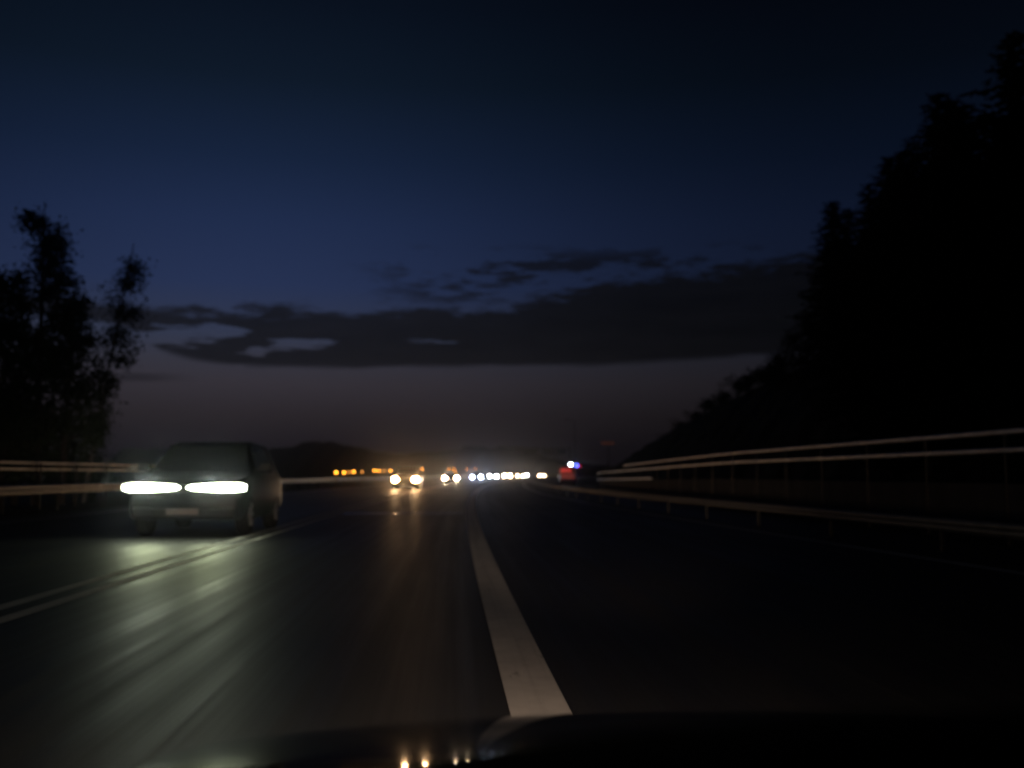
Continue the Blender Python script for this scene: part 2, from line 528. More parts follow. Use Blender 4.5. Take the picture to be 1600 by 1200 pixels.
# ------------------------------------------------------------------ roadside steel
def guardrail(latf, s0, s1, zt, hgt, side, label, post_step, post_to, mat='galvanised', group=None):
    root = empty('guardrail', rp(latf(s0) if callable(latf) else latf, s0))
    tag(root, label, 'guardrail', group)
    mb = MB(); d = 0.035
    zs = [zt, zt - hgt * 0.16, zt - hgt * 0.34, zt - hgt * 0.5, zt - hgt * 0.66, zt - hgt * 0.84, zt - hgt]
    off = [0, d * 1.6, d * 1.6, 0, d * 1.6, d * 1.6, 0]
    front = [(-side * o, z) for o, z in zip(off, zs)]
    back = [(-side * o + side * 0.012, z) for o, z in zip(off, zs)][::-1]
    sweep(mb, front + back, latf, s0, s1)
    o = mb.build('beam', mat)
    o.parent = root; o.matrix_parent_inverse = Matrix.Translation(root.location).inverted()
    pm = MB(); pm.box((0, 0, zt / 2 - 0.10), (0.06, 0.04, zt + 0.02))
    pm.box((-side * 0.06, 0, zt - hgt / 2), (0.05, 0.08, hgt * 0.7))
    first = None; s = s0 + 1.0
    while s < min(s1, post_to):
        l = latf(s) if callable(latf) else latf
        p = Vector(rp(l + side * 0.13, s)) - root.location
        if first is None: first = pm.build('post', 'post_steel', root); q = first
        else: q = first.copy(); COL.objects.link(q)
        q.parent = root; q.location = p; q.rotation_euler = (0, 0, hd(s))
        s += post_step
    return root


def railing(latf, s0, s1, heights, post_step, label, zf=None, panels=False, rr=0.042, zbase=-0.25, side=1):
    root = empty('roadside_railing', rp(latf(s0) if callable(latf) else latf, s0))
    tag(root, label, 'railing')
    for h, a, b in heights:
        mb = MB()
        prof = [(-0.03, h - rr), (0.02, h - rr * 1.1), (0.03, h), (0.02, h + rr * 1.1), (-0.03, h + rr), (-0.042, h + rr * 0.5), (-0.042, h - rr * 0.5)]
        if side < 0: prof = [(-a, b) for a, b in prof][::-1]
        sweep(mb, prof, latf, a, b, zf=zf, step=2.5)
        o = mb.build('rail', 'rail_paint', smooth=False)
        o.parent = root; o.matrix_parent_inverse = Matrix.Translation(root.location).inverted()
    zt = max(h for h, _, _ in heights)
    pm = MB(); pm.box((0, 0, (zt + zbase) / 2), (0.05, 0.06, zt - zbase + 0.02))
    pl = MB(); pl.box((0, post_step / 2, 0.55), (0.05, post_step - 0.16, 0.95))
    first = None; fp = None; s = s0
    while s <= s1 + 0.01:
        l = latf(s) if callable(latf) else latf
        p = Vector(rp(l + 0.10, s, zf(s) if zf else 0)) - root.location
        if first is None: first = pm.build('post', 'post_steel', root); q = first
        else: q = first.copy(); COL.objects.link(q)
        q.parent = root; q.location = p; q.rotation_euler = (0, 0, hd(s))
        if panels and s + post_step <= s1 + 0.01:
            if fp is None: fp = pl.build('panel', 'old_concrete', root); q = fp
            else: q = fp.copy(); COL.objects.link(q)
            q.parent = root; q.location = p; q.rotation_euler = (0, 0, hd(s))
        s += post_step
    return root


guardrail(-13.6, -10, 420, 0.84, 0.31, -1, 'long steel guardrail along the left verge, passing behind the oncoming traffic', 4.0, 90)
guardrail(lambda s: redge(s) + 0.75, -10, 330, 0.52, 0.17, 1, 'low guardrail along the right verge, curving away beside the edge line', 4.0, 90, 'galvanised_old')
railing(-14.6, -8, 54, [(1.57, -8, 54), (1.36, -8, 54)], 3.1, 'two-bar railing on the left, behind the guardrail and in front of the trees', side=-1)
railing(lambda s: 9.6 if s < 90 else 9.6, -4, 77, [(1.92, -4, 61), (1.60, -4, 77), (1.10, 51, 77)], 3.0,
        'tall railing below the wooded slope on the right', zf=lambda s: -0.008 * max(0, s - 35), panels=True)

# added convex strip across the lane, shaped to glint under the oncoming lamps
mb = MB()
ss_ = [30.6, 30.68, 30.76, 30.84, 30.92, 31.0]; zz = [0.002, 0.009, 0.012, 0.012, 0.009, 0.002]
for s, z in zip(ss_, zz):
    for l in (-3.4, -1.6, 0.2): mb.v.append(rp(l, s + 0.05 * l, z))
for i in range(5):
    for j in range(2): mb.f.append((i * 3 + j, i * 3 + j + 1, i * 3 + j + 4, i * 3 + j + 3))
jo = mb.build('glint_strip', 'glint_steel', smooth=True)
tag(jo, kind='structure')

# ------------------------------------------------------------------ vehicles
def loft_body(stations):
    """stations: (y, half width, z bottom, z belt, z roof, roof half width)"""
    v = []; f = []
    n = 10
    for (y, w, zb, zm, zt, wr) in stations:
        zc = zb + (zm - zb) * 0.55
        half = [(w * 0.90, zb), (w, zb + (zm - zb) * 0.18), (w * 1.0, zc), (w * 0.965, zm), (wr, zt)]
        v += [(x, y, z) for x, z in half] + [(-x, y, z) for x, z in half[::-1]]
    for i in range(len(stations) - 1):
        for j in range(n): f.append((i * n + j, i * n + (j + 1) % n, (i + 1) * n + (j + 1) % n, (i + 1) * n + j))
    f.append(tuple(range(n))[::-1]); e = (len(stations) - 1) * n; f.append(tuple(e + j for j in range(n)))
    return v, f


def wheel(root, x, y, r, wid):
    mb = MB(); n = 20; sgn = 1 if x > 0 else -1
    prof = [(-wid / 2, r * 0.66), (-wid / 2, r * 0.93), (-wid * 0.36, r), (wid * 0.36, r), (wid / 2, r * 0.93), (wid / 2, r * 0.66)]
    m = len(prof)
    for i in range(n):
        t = 2 * math.pi * i / n
        for a, b in prof: mb.v.append((x + a, y + b * math.cos(t), r + b * math.sin(t)))
    for i in range(n):
        for j in range(m): mb.f.append((i * m + j, i * m + (j + 1) % m, ((i + 1) % n) * m + (j + 1) % m, ((i + 1) % n) * m + j))
    ty = mb.build('wheel', 'rubber', root, True)
    rm = MB()
    rm.tube([(x + sgn * wid * 0.30, y, r), (x + sgn * wid * 0.42, y, r)], [r * 0.67, r * 0.60], 16)
    for k in range(5):
        t = k * 2 * math.pi / 5
        rm.tube([(x + sgn * wid * 0.44, y, r), (x + sgn * wid * 0.46, y + math.cos(t) * r * 0.55, r + math.sin(t) * r * 0.55)], 0.03, 6)
    rm.build('rim', 'rim_metal', ty)
    return ty


def lens(root, cx, y, z, w, h, mat, taper_in=0.55, depth=0.06, name='headlight'):
    """front lamp, outer end taller than its inner end; faces -y; sgn from cx"""
    sg = 1 if cx > 0 else -1; n = 12; pts = []
    xi, xo = -w / 2, w / 2
    for i in range(n + 1):
        t = i / n; x = xi + (xo - xi) * t
        hh = h / 2 * (taper_in + (1 - taper_in) * min(1.0, t * 2.0)) * (1 - max(0, (t - 0.86) / 0.14) ** 2 * 0.45) * (min(1.0, 0.35 + t * 8))
        pts.append((x, hh))
    v = []; f = []
    for dy, k in ((0, 1.0), (-depth * 0.7, 0.96), (-depth, 0.7)):
        for x, hh in pts: v.append((cx + sg * x, y + dy + abs(x - xi) ** 2 * 0.10, z + hh * k))
        for x, hh in pts[::-1]: v.append((cx + sg * x, y + dy + abs(x - xi) ** 2 * 0.10, z - hh * k))
    m = 2 * (n + 1)
    for a in range(2):
        for j in range(m): f.append((a * m + j, a * m + (j + 1) % m, (a + 1) * m + (j + 1) % m, (a + 1) * m + j))
    for j in range(n): f.append((2 * m + j, 2 * m + j + 1, 2 * m + m - 2 - j, 2 * m + m - 1 - j))
    if sg > 0: f = [q[::-1] for q in f]
    return pyd(name, v, f, mat, root)


def beam(root, x, y, z, power, col, size=70, blend=0.7, pitch=-1.0, yaw=0.0, rad=0.08):
    l = bpy.data.lights.new('headlight_beam', 'SPOT'); l.energy = power; l.color = col
    l.spot_size = R(size); l.spot_blend = blend; l.shadow_soft_size = rad
    o = bpy.data.objects.new('headlight_beam', l); COL.objects.link(o); o.parent = root
    o.location = (x, y, z)
    o.rotation_euler = (R(90 + pitch), 0, R(yaw))
    return o


def car(style, paint, lamp, lamp_w, lamp_h, lamp_z, sepw=None):
    """faces local -y, nose at y=0; built on the road"""
    root = empty('oncoming_car')
    if style == 'van':
        W2 = 1.02
        st = [(0.00, W2 * 0.90, 0.34, 0.80, 0.86, W2 * 0.86), (0.10, W2 * 0.97, 0.28, 1.02, 1.08, W2 * 0.90), (0.55, W2, 0.25, 1.14, 1.20, W2 * 0.88),
              (0.95, W2, 0.24, 1.20, 1.30, W2 * 0.86), (1.75, W2, 0.24, 1.22, 2.02, W2 * 0.74), (2.1, W2, 0.24, 1.22, 2.12, W2 * 0.76),
              (4.9, W2, 0.26, 1.22, 2.12, W2 * 0.76), (5.1, W2 * 0.97, 0.34, 1.20, 2.0, W2 * 0.74)]
        ws = [(0.98, 1.33, 0.85), (1.74, 1.99, 0.72)]; wr = 0.36; wy = (0.95, 4.1)
    elif style == 'suv':
        W2 = 0.95
        st = [(0.00, W2 * 0.88, 0.36, 0.72, 0.80, W2 * 0.80), (0.08, W2 * 0.96, 0.30, 0.90, 0.96, W2 * 0.86), (0.9, W2, 0.26, 1.02, 1.06, W2 * 0.86),
              (1.15, W2, 0.26, 1.04, 1.12, W2 * 0.85), (1.85, W2, 0.26, 1.05, 1.66, W2 * 0.70), (2.3, W2, 0.26, 1.06, 1.74, W2 * 0.71),
              (4.1, W2, 0.28, 1.06, 1.70, W2 * 0.69), (4.6, W2 * 0.95, 0.36, 1.02, 1.15, W2 * 0.74)]
        ws = [(1.18, 1.15, 0.83), (1.84, 1.63, 0.68)]; wr = 0.36; wy = (0.9, 3.6)
    else:
        W2 = 0.90
        st = [(0.00, W2 * 0.84, 0.28, 0.56, 0.62, W2 * 0.74), (0.10, W2 * 0.95, 0.22, 0.70, 0.75, W2 * 0.82), (1.0, W2, 0.20, 0.88, 0.92, W2 * 0.84),
              (1.2, W2, 0.20, 0.90, 0.97, W2 * 0.84), (2.0, W2, 0.20, 0.93, 1.38, W2 * 0.66), (2.5, W2, 0.20, 0.94, 1.45, W2 * 0.66),
              (3.4, W2, 0.22, 0.95, 1.40, W2 * 0.64), (4.0, W2 * 0.98, 0.26, 0.94, 1.02, W2 * 0.76), (4.4, W2 * 0.92, 0.34, 0.84, 0.90, W2 * 0.74)]
        ws = [(1.23, 1.0, 0.80), (1.98, 1.36, 0.64)]; wr = 0.32; wy = (0.85, 3.45)
    v, f = loft_body(st)
    me = bpy.data.meshes.new('body'); me.from_pydata(v, [], f); me.update()
    bm = bmesh.new(); bm.from_mesh(me)
    bmesh.ops.bevel(bm, geom=bm.edges[:], offset=0.025, segments=2, affect='EDGES'); bm.to_mesh(me); bm.free()
    link('body', me, paint, root, True)
    # windscreen, side windows
    (y0, z0, w0), (y1, z1, w1) = ws
    mb = MB(); k = 0.03
    mb.add([(-w0, y0 - k, z0 + k), (w0, y0 - k, z0 + k), (w1, y1 - k, z1 + k), (-w1, y1 - k, z1 + k),
            (-w0, y0, z0), (w0, y0, z0), (w1, y1, z1), (-w1, y1, z1)],
           [(0, 1, 2, 3), (4, 7, 6, 5), (0, 4, 5, 1), (1, 5, 6, 2), (2, 6, 7, 3), (3, 7, 4, 0)])
    mb.build('windscreen', 'glass_dark', root)
    zroof = max(q[4] for q in st); zbelt = max(q[3] for q in st); wroof = [q[5] for q in st if q[4] == zroof][0]
    for sg in (-1, 1):
        mb = MB(); ya, yb = y1 + 0.1, y1 + (1.5 if style != 'van' else 1.1)
        a = (sg * (W2 * 0.955 + 0.012), zbelt + 0.07); b = (sg * (wroof + 0.03), zroof - 0.12)
        mb.add([(a[0], ya - 0.35, a[1]), (a[0], yb, a[1]), (b[0], yb - 0.1, b[1]), (b[0], ya + 0.1, b[1]),
                (a[0] - sg * .02, ya - 0.35, a[1]), (a[0] - sg * .02, yb, a[1]), (b[0] - sg * .02, yb - 0.1, b[1]), (b[0] - sg * .02, ya + 0.1, b[1])],
               [(0, 1, 2, 3), (4, 7, 6, 5), (0, 4, 5, 1), (1, 5, 6, 2), (2, 6, 7, 3), (3, 7, 4, 0)])
        mb.build('side_window', 'glass_dark', root)
        mb = MB(); mb.box((sg * (W2 + 0.12), y0 + 0.35, z0 + 0.08), (0.20, 0.10, 0.15 if style != 'van' else 0.26)); mb.box((sg * (W2 + 0.0), y0 + 0.36, z0 + 0.03), (0.14, 0.04, 0.05))
        mb.build('mirror', 'trim_black', root, bevel=0.015)
        xw = sg * (W2 - 0.11)
        for yy in wy: wheel(root, xw, yy, wr, 0.22)
    # grille, bumper, plate
    mb = MB(); mb.box((0, 0.02, lamp_z - 0.13), (W2 * 1.2, 0.10, 0.10))
    for i in range(3): mb.box((0, -0.035, lamp_z - 0.10 - i * 0.032), (W2 * 1.15, 0.03, 0.012))
    mb.build('grille', 'trim_black', root)
    zb = st[0][2]
    mb = MB(); mb.box((0, 0.05, zb + 0.06), (W2 * 1.78, 0.26, 0.20)); mb.build('bumper', 'trim_black', root, bevel=0.05)
    mb = MB(); mb.box((0, -0.09, zb + 0.08), (0.52, 0.02, 0.11)); mb.build('number_plate', 'plate_white', root)
    xl = sepw if sepw else W2 * 0.90 - lamp_w / 2
    for sg in (-1, 1): lens(root, sg * xl, -0.03, lamp_z, lamp_w, lamp_h, lamp)
    return root, xl


def place(root, lat, s, turn=0.0):
    root.location = rp(lat, s, 0.006)
    root.rotation_euler = (math.atan(GRADE) if s > 30 else 0, 0, hd(s) + turn)
    return root


GRP = 'oncoming cars with lit headlights'
van, xl = car('suv', 'car_black', 'lamp_van', 0.95, 0.15, 0.86, sepw=0.535)  # lens width puts the headlights' motion streaks into the lamp shape
van.scale = (1.14, 1, 1.08)
place(van, -5.09, 19.3)
tag(van, 'nearest oncoming car, far left, with two dazzling white headlights widened like light streaks', 'car')
for sg in (-1, 1):
    beam(van, sg * 0.5, -0.25, 0.86, 38, (0.88, 1.0, 0.55), 56, 1.0, -4.5, 180 + 10, 0.25)
    beam(van, sg * 0.5, -0.25, 0.88, 70, (0.84, 0.95, 1.0), 24, 1.0, 4.5, 180 + 15, 0.2)

suvA, xA = car('suv', 'car_grey', 'lamp_warm', 0.42, 0.36, 0.78, sepw=0.74); place(suvA, -5.0, 75)
suvA.name = 'oncoming_car'
tag(suvA, 'oncoming car with large warm headlights casting two long orange reflections on the road', 'car', GRP)
carB, xB = car('sedan', 'car_dark', 'lamp_warmwhite', 0.44, 0.40, 0.66, sepw=0.74); place(carB, -5.0, 127)
tag(carB, 'oncoming car with warm white headlights, next after the pair with orange reflections', 'car', GRP)
carC, xC = car('sedan', 'car_grey', 'lamp_blue', 0.42, 0.42, 0.66, sepw=0.72); place(carC, -5.0, 172)
tag(carC, 'oncoming car with bluish headlights above the far end of the lane line', 'car', GRP)
FAR = [('lamp_cool', -5.0, 206, 'oncoming car with a white pair of headlights just right of the bluish pair'),
       ('lamp_warmwhite', -5.0, 238, 'oncoming car with the large headlight pair in the middle of the far queue'),
       ('lamp_warmwhite', -5.0, 268, 'oncoming car in the far queue, left of its last merged headlights'),
       ('lamp_cool', -8.0, 303, 'oncoming car in the far queue, at the right end of the merged headlights'),
       ('lamp_warmwhite', -5.0, 322, 'farthest oncoming car, small separate headlight pair right of the queue')]
FSZ = [(0.44, 0.50, 0.70), (0.60, 0.62, 0.76), (0.38, 0.42, 0.66), (0.50, 0.54, 0.80), (0.42, 0.42, 0.64)]
for i, (lm, la, s, lab) in enumerate(FAR):
    c, _ = car('sedan', ('car_dark', 'car_grey')[i % 2], lm, FSZ[i][0], FSZ[i][1], FSZ[i][2], sepw=(0.70, 0.64, 0.72, 0.68, 0.70)[i])
    place(c, la, s); tag(c, lab, 'car', GRP)
for c, x, z, p, colr, y in ((suvA, xA, 0.76, 280, (1.0, 0.66, 0.36), -0.2), (carB, xB, 0.64, 330, (1.0, 0.76, 0.5), -0.2), (carC, xC, 0.66, 300, (0.72, 0.8, 1.0), -0.2)):
    for sg in (-1, 1): beam(c, sg * x, y, z, p, colr, 50, 1.0, -0.5, 180)

# emergency van stopped on the right, seen from behind
ev = empty('emergency_van')
v, f = loft_body([(0.0, 0.98, 0.36, 1.2, 2.0, 0.84), (0.15, 1.0, 0.28, 1.2, 2.14, 0.86), (3.0, 1.0, 0.26, 1.2, 2.14, 0.86), (3.7, 1.0, 0.26, 1.2, 1.5, 0.86), (4.7, 0.94, 0.3, 0.9, 1.0, 0.8)])
me = bpy.data.meshes.new('body'); me.from_pydata(v, [], f); me.update(); link('body', me, 'car_red', ev)
for sg in (-1, 1):
    for yy in (0.8, 3.9): wheel(ev, sg * 0.9, yy, 0.34, 0.22)
mb = MB(); mb.box((-0.30, -0.03, 1.62), (1.25, 0.06, 0.30)); mb.build('brake_light_bar', 'tail_red', ev)
mb = MB(); mb.box((-0.10, -0.03, 1.10), (1.50, 0.06, 0.22)); mb.build('glow_board', 'board_red_glow', ev)  # both boards glow by emission, the red shine is put into the material
mb = MB(); mb.box((-0.10, -0.03, 0.78), (1.50, 0.06, 0.22)); mb.build('glow_board', 'board_red_glow', ev)
mb = MB(); mb.box((0.0, 0.35, 2.17), (1.6, 0.3, 0.05)); mb.build('light_bar_base', 'trim_black', ev)
mb = MB(); mb.tube([(0.30, 0.3, 2.19), (0.30, 0.3, 2.45)], [0.16, 0.12], 12); mb.build('flashing_lamp', 'flash_white', ev)
mb = MB(); mb.tube([(0.98, 0.3, 2.05), (0.98, 0.3, 2.32)], [0.16, 0.12], 12); mb.build('flashing_lamp', 'flash_blue', ev)
mb = MB(); mb.tube([(1.35, 0.25, 2.0), (1.35, 0.25, 2.25)], [0.14, 0.1], 12); mb.tube([(0.95, 0.25, 2.0), (1.35, 0.25, 2.0)], 0.03, 6); mb.build('marker_light', 'tail_red', ev)
ev.location = rp(9.6, 118, 0.0); ev.rotation_euler = (0, 0, hd(118))
tag(ev, 'red-lit emergency van stopped on the right with white and blue flashing lamps', 'van')

# ------------------------------------------------------------------ the car the picture was taken from
own = empty('own_car', (0.37, 0.9, 0.0))
KH = 0.066


def bonnet_z(x, y):
    """x from the car's middle, y world"""
    u = y - 1.75
    if u <= 0.12: z = 0.7466 - 0.232 * u - KH * u * u
    else:
        z0 = 0.7466 - 0.232 * 0.12 - KH * 0.0144
        e = u - 0.12; z = z0 - 0.248 * e - 0.9 * e * e
    return z - 0.064 * x * x - 0.10 * max(0, abs(x) - 0.55) ** 2


nx, ny = 48, 44; v = []; f = []
for j in range(ny + 1):
    y = 0.72 + (2.35 - 0.72) * j / ny
    for i in range(nx + 1):
        x = -0.74 + 1.48 * i / nx
        y2 = y - 0.10 * (x / 0.74) ** 2 * (j / ny) ** 2
        v.append((x, y2 - 0.9, bonnet_z(x, y2)))
for j in range(ny):
    for i in range(nx):
        a = j * (nx + 1) + i; f.append((a, a + 1, a + nx + 2, a + nx + 1))
bo = pyd('bonnet', v, f, 'bonnet_paint', own, True)
for sg in (-1, 1):
    v = []; f = []
    for j in range(ny + 1):
        y = 0.72 + (2.35 - 0.72) * j / ny
        y2 = y - 0.10 * (j / ny) ** 2
        z = bonnet_z(0.74, y2)
        for k, (dx, dz) in enumerate(((0.744, -0.004), (0.80, -0.03), (0.84, -0.09), (0.86, -0.2), (0.87, -0.42))): v.append((sg * dx, y2 - 0.9 - (0.0, 0.01, 0.02, 0.03, 0.04)[k] * j / ny * 3, z + dz))
    for j in range(ny):
        for k in range(4):
            q = (j * 5 + k, j * 5 + k + 1, (j + 1) * 5 + k + 1, (j + 1) * 5 + k)
            f.append(q if sg < 0 else q[::-1])
    pyd('fender', v, f, 'bonnet_paint', own, True)
    wheel(own, sg * 0.76, 0.75, 0.31, 0.2)
mb = MB(); mb.box((0, 1.38, 0.28), (1.62, 0.22, 0.22)); mb.build('front_bumper', 'bonnet_paint', own, bevel=0.06)
for sg in (-1, 1):
    o = lens(own, sg * 0.58, 0, 0, 0.34, 0.13, 'lamp_own')
    o.location = (0, 1.46, 0.42); o.rotation_euler = (0, 0, R(180))
# dashboard: black cowl rising to the right in front of the lens
v = []; f = []; nd = 40
for i in range(nd + 1):
    x = -0.75 + 2.0 * i / nd      # world x, 0 is the lens
    zt = lerp_pts(x, [(-0.75, 0.94), (-0.15, 0.988), (-0.06, 1.0), (-0.035, 1.0034), (-0.012, 1.0068), (0.045, 1.0150), (0.10, 1.0200), (0.2, 1.026), (0.35, 1.028), (0.6, 1.022), (1.25, 0.98)])
    for (dy, dz) in ((0.0, -0.10), (0.012, -0.03), (0.0, -0.006), (-0.03, 0.0), (-0.20, -0.02), (-0.34, -0.05), (-0.36, -0.25)):
        v.append((x - 0.37, 0.55 + dy - 0.9, zt + dz))
for i in range(nd):
    for k in range(6): f.append((i * 7 + k, i * 7 + k + 1, (i + 1) * 7 + k + 1, (i + 1) * 7 + k))
pyd('dashboard', v, f, 'dash_plastic', own, True)
tag(own, 'glossy black bonnet and dark dashboard of our own car at the bottom edge', 'car')
for sg in (-1, 1):
    b = beam(own, sg * 0.58, 1.60, 0.42, 190 if sg < 0 else 120, (1.0, 0.71, 0.52), 56, 1.0, -6.5, 7 if sg < 0 else 0); b.scale = (2.4, 1, 1)
    b = beam(own, sg * 0.58, 1.60, 0.43, 4200, (1.0, 0.70, 0.50), 12, 1.0, 1.1, 9 if sg < 0 else -5.5); b.scale = (3.6 if sg < 0 else 2.8, 1, 1)

# ------------------------------------------------------------------ amber warning lamps on the left verge
def beacon(px_dx, h, mat, lat=-13.0):
    """px_dx is only the reading used to find how far along the verge the post stands"""
    s = 60.0
    for _ in range(60):
        fv = 0.536 * s + lat * 1555 / s - px_dx
        s -= fv / (0.536 - lat * 1555 / s ** 2)
    r = empty('warning_lamp', rp(lat, s, -0.03), hd(s))
    m = MB(); m.tube([(0, 0, 0), (0, 0, h - 0.12)], 0.04, 6); m.box((0, 0.02, h - 0.20), (0.22, 0.14, 0.16)); m.build('post', 'beacon_body', r)
    m = MB(); m.tube([(0, -0.10, h), (0, -0.07, h), (0, 0.07, h), (0, 0.10, h)], [0.05, 0.09, 0.09, 0.05], 14); m.build('lamp', mat, r)
    return r


AMB = [(-171, 1.36, 'amber', 'amber warning lamp, leftmost of the row on the left verge'),
       (-159, 1.36, 'amber', 'amber warning lamp, second from the left of the row'),
       (-152, 1.40, 'amber_dim', 'faint amber lamp between the second and the third bright ones from the left'),
       (-144, 1.45, 'amber', 'amber warning lamp, third bright one from the left of the row'),
       (-131, 1.45, 'amber_dim', 'faint lone amber lamp in the gap of the row'),
       (-112, 1.62, 'amber', 'first bright amber lamp after the gap in the row'),
       (-105, 1.6, 'amber', 'amber lamp close right of the first one after the gap'),
       (-97, 1.62, 'amber_dim', 'fainter amber lamp midway between the gap and the warm headlights'),
       (-87, 1.65, 'amber', 'amber lamp just above the left one of the warm headlights'),
       (-65, 1.60, 'amber_dim', 'faint amber lamp above the right one of the warm headlights'),
       (-38, 2.05, 'amber', 'single amber lamp between the warm headlights and the next pair'),
       (3, 2.2, 'amber', 'amber lamp, left of the cluster above the warm white headlights'),
       (10.5, 2.25, 'amber', 'amber lamp, upper right of the cluster above the warm white headlights'),
       (13.5, 1.75, 'amber', 'amber lamp, lowest of the cluster above the warm white headlights'),
       (32, 2.3, 'amber', 'amber lamp, left of the cluster above the bluish headlights'),
       (39, 2.0, 'amber_dim', 'amber lamp, lowest of the cluster above the bluish headlights'),
       (45, 2.45, 'amber', 'amber lamp, right end of the cluster above the bluish headlights')]
for dx, h, mt, lab in AMB:
    tag(beacon(dx, h, mt), lab, 'warning lamp', 'amber warning lamps on the left verge')

# ------------------------------------------------------------------ sign gantry and mast
ga = empty('sign_gantry', rp(9.4, 250), hd(250))
m = MB(); m.tube([(0, 0, -0.2), (0, 0, 8.0)], [0.28, 0.2], 10); m.build('post', 'steel_dark', ga)
m = MB(); m.box((-6.6, 0, 7.35), (13.4, 0.25, 0.3)); m.box((-6.6, 0, 6.35), (13.4, 0.25, 0.2))
for k in range(9): m.box((-0.8 - k * 1.5, 0, 6.85), (0.1, 0.1, 0.9))
m.build('beam', 'steel_dark', ga)
first = None
for xx, ww in ((-2.2, 2.4), (-5.6, 2.2), (-9.6, 3.4)):
    m = MB(); m.box((xx, -0.25, 6.8), (ww, 0.12, 1.7)); m.build('sign_panel', 'sign_back', ga)
tag(ga, 'dark overhead sign gantry reaching over the road beyond the far queue', 'gantry')
ms = empty('lamp_mast', rp(11.5, 225), hd(225))
m = MB(); m.tube([(0, 0, -0.2), (0, 0, 13.0)], [0.14, 0.07], 8); m.build('pole', 'steel_dark', ms)
m = MB(); m.tube([(0, 0, 13.0), (-0.8, 0, 13.3), (-1.6, 0, 13.35)], 0.05, 6); m.box((-1.9, 0, 13.34), (0.8, 0.3, 0.14)); m.build('lamp_head', 'steel_dark', ms)
tag(ms, 'tall unlit lamp mast standing right of the sign gantry', 'lamp mast')
sg_ = empty('roadside_sign', rp(11.2, 84), hd(84))
zf_ = ground_z(11.2, 84)
m = MB(); m.tube([(0, 0, -0.1), (0, 0, 3.6)], 0.05, 6); m.build('post', 'steel_dark', sg_)
m = MB(); m.box((-0.05, -0.06, 3.78), (1.1, 0.04, 0.22)); m.build('sign_panel', 'red_glow', sg_)  # panel emits, its dim red shine is put into the material
tag(sg_, 'small dim glowing red strip on a post above the far end of the right railing', 'sign')

# ------------------------------------------------------------------ trees
def spruce_mesh(seed, h=10.0, rbase=1.9):
    r = random.Random(seed); cv = []; cf = []
    tiers = int(h * 3.6)
    for t in range(tiers):
        u = t / (tiers - 1); z = h * (0.10 + 0.90 * u ** 0.95)
        rad = rbase * (1 - u) ** 0.85 * r.uniform(0.75, 1.15) + 0.30
        nb = 9 if u < 0.7 else 6
        a0 = r.uniform(0, 6.28)
        for b in range(nb):
            a = a0 + b * 6.283 / nb + r.uniform(-0.3, 0.3); L = rad * r.uniform(0.6, 1.2)
            droop = r.uniform(0.15, 0.45) * (1 - 0.6 * u)
            nseg = 7 if u < 0.75 else 4
            for k in range(nseg):
                q = (k + 0.6) / nseg; d = L * q
                px, py = math.cos(a) * d, math.sin(a) * d; pz = z - droop * d + 0.12 * L * q * q
                wd = 0.42 * (1.15 - q) * (0.5 + 0.5 * L) + 0.06; ln = L / nseg * 1.2 + 0.06
                for e in range(2):
                    th = a + r.uniform(-0.9, 0.9); tl = r.uniform(-0.5, 0.2); ro = r.uniform(-1.0, 1.0)
                    d1 = Vector((math.cos(th), math.sin(th), tl)).normalized() * ln * 0.8
                    d2 = Vector((-math.sin(th) * math.cos(ro), math.cos(th) * math.cos(ro), math.sin(ro))) * wd * 0.42
                    c = Vector((px, py, pz + r.uniform(-0.08, 0.08)))
                    i0 = len(cv); cv += [tuple(c - d1 * 0.4 - d2 * 0.6), tuple(c - d1 * 0.4 + d2 * 0.6), tuple(c + d1 * 0.7 + d2 * 0.25), tuple(c + d1 * 0.7 - d2 * 0.25)]
                    cf.append((i0, i0 + 1, i0 + 2, i0 + 3))
    crown = bpy.data.meshes.new('crown'); crown.from_pydata(cv, [], cf); crown.update(); crown.materials.append(MATS['spruce_needles'])
    m = MB(); m.tube([(0, 0, -1.0), (0, 0, h * 0.3), (0.03, 0, h * 0.7), (0, 0, h * 0.99)], [0.19, 0.14, 0.07, 0.015], 7)
    trunk = bpy.data.meshes.new('trunk'); trunk.from_pydata(m.v, [], m.f); trunk.update(); trunk.materials.append(MATS['bark'])
    return trunk, crown


SPR = [spruce_mesh(11, 10, 1.9), spruce_mesh(23, 10, 1.6), spruce_mesh(37, 10, 2.2), spruce_mesh(53, 10, 1.75)]


def spruce(lat, s, h, k, label, group=None, wid=1.0):
    p = rp(lat, s, ground_z(lat, s))
    o = empty('spruce_tree', p, (lat * 7.3 + s * 3.1) % 6.28)
    o.rotation_euler.x = R(((s * 37) % 5) - 2.5); o.rotation_euler.y = R(((s * 53) % 5) - 2.5)
    o.scale = (h / 10 * wid, h / 10 * wid, h / 10)
    t, c = SPR[k % 4]
    link('trunk', t, None, o); link('crown', c, None, o)
    return tag(o, label, 'tree', group)


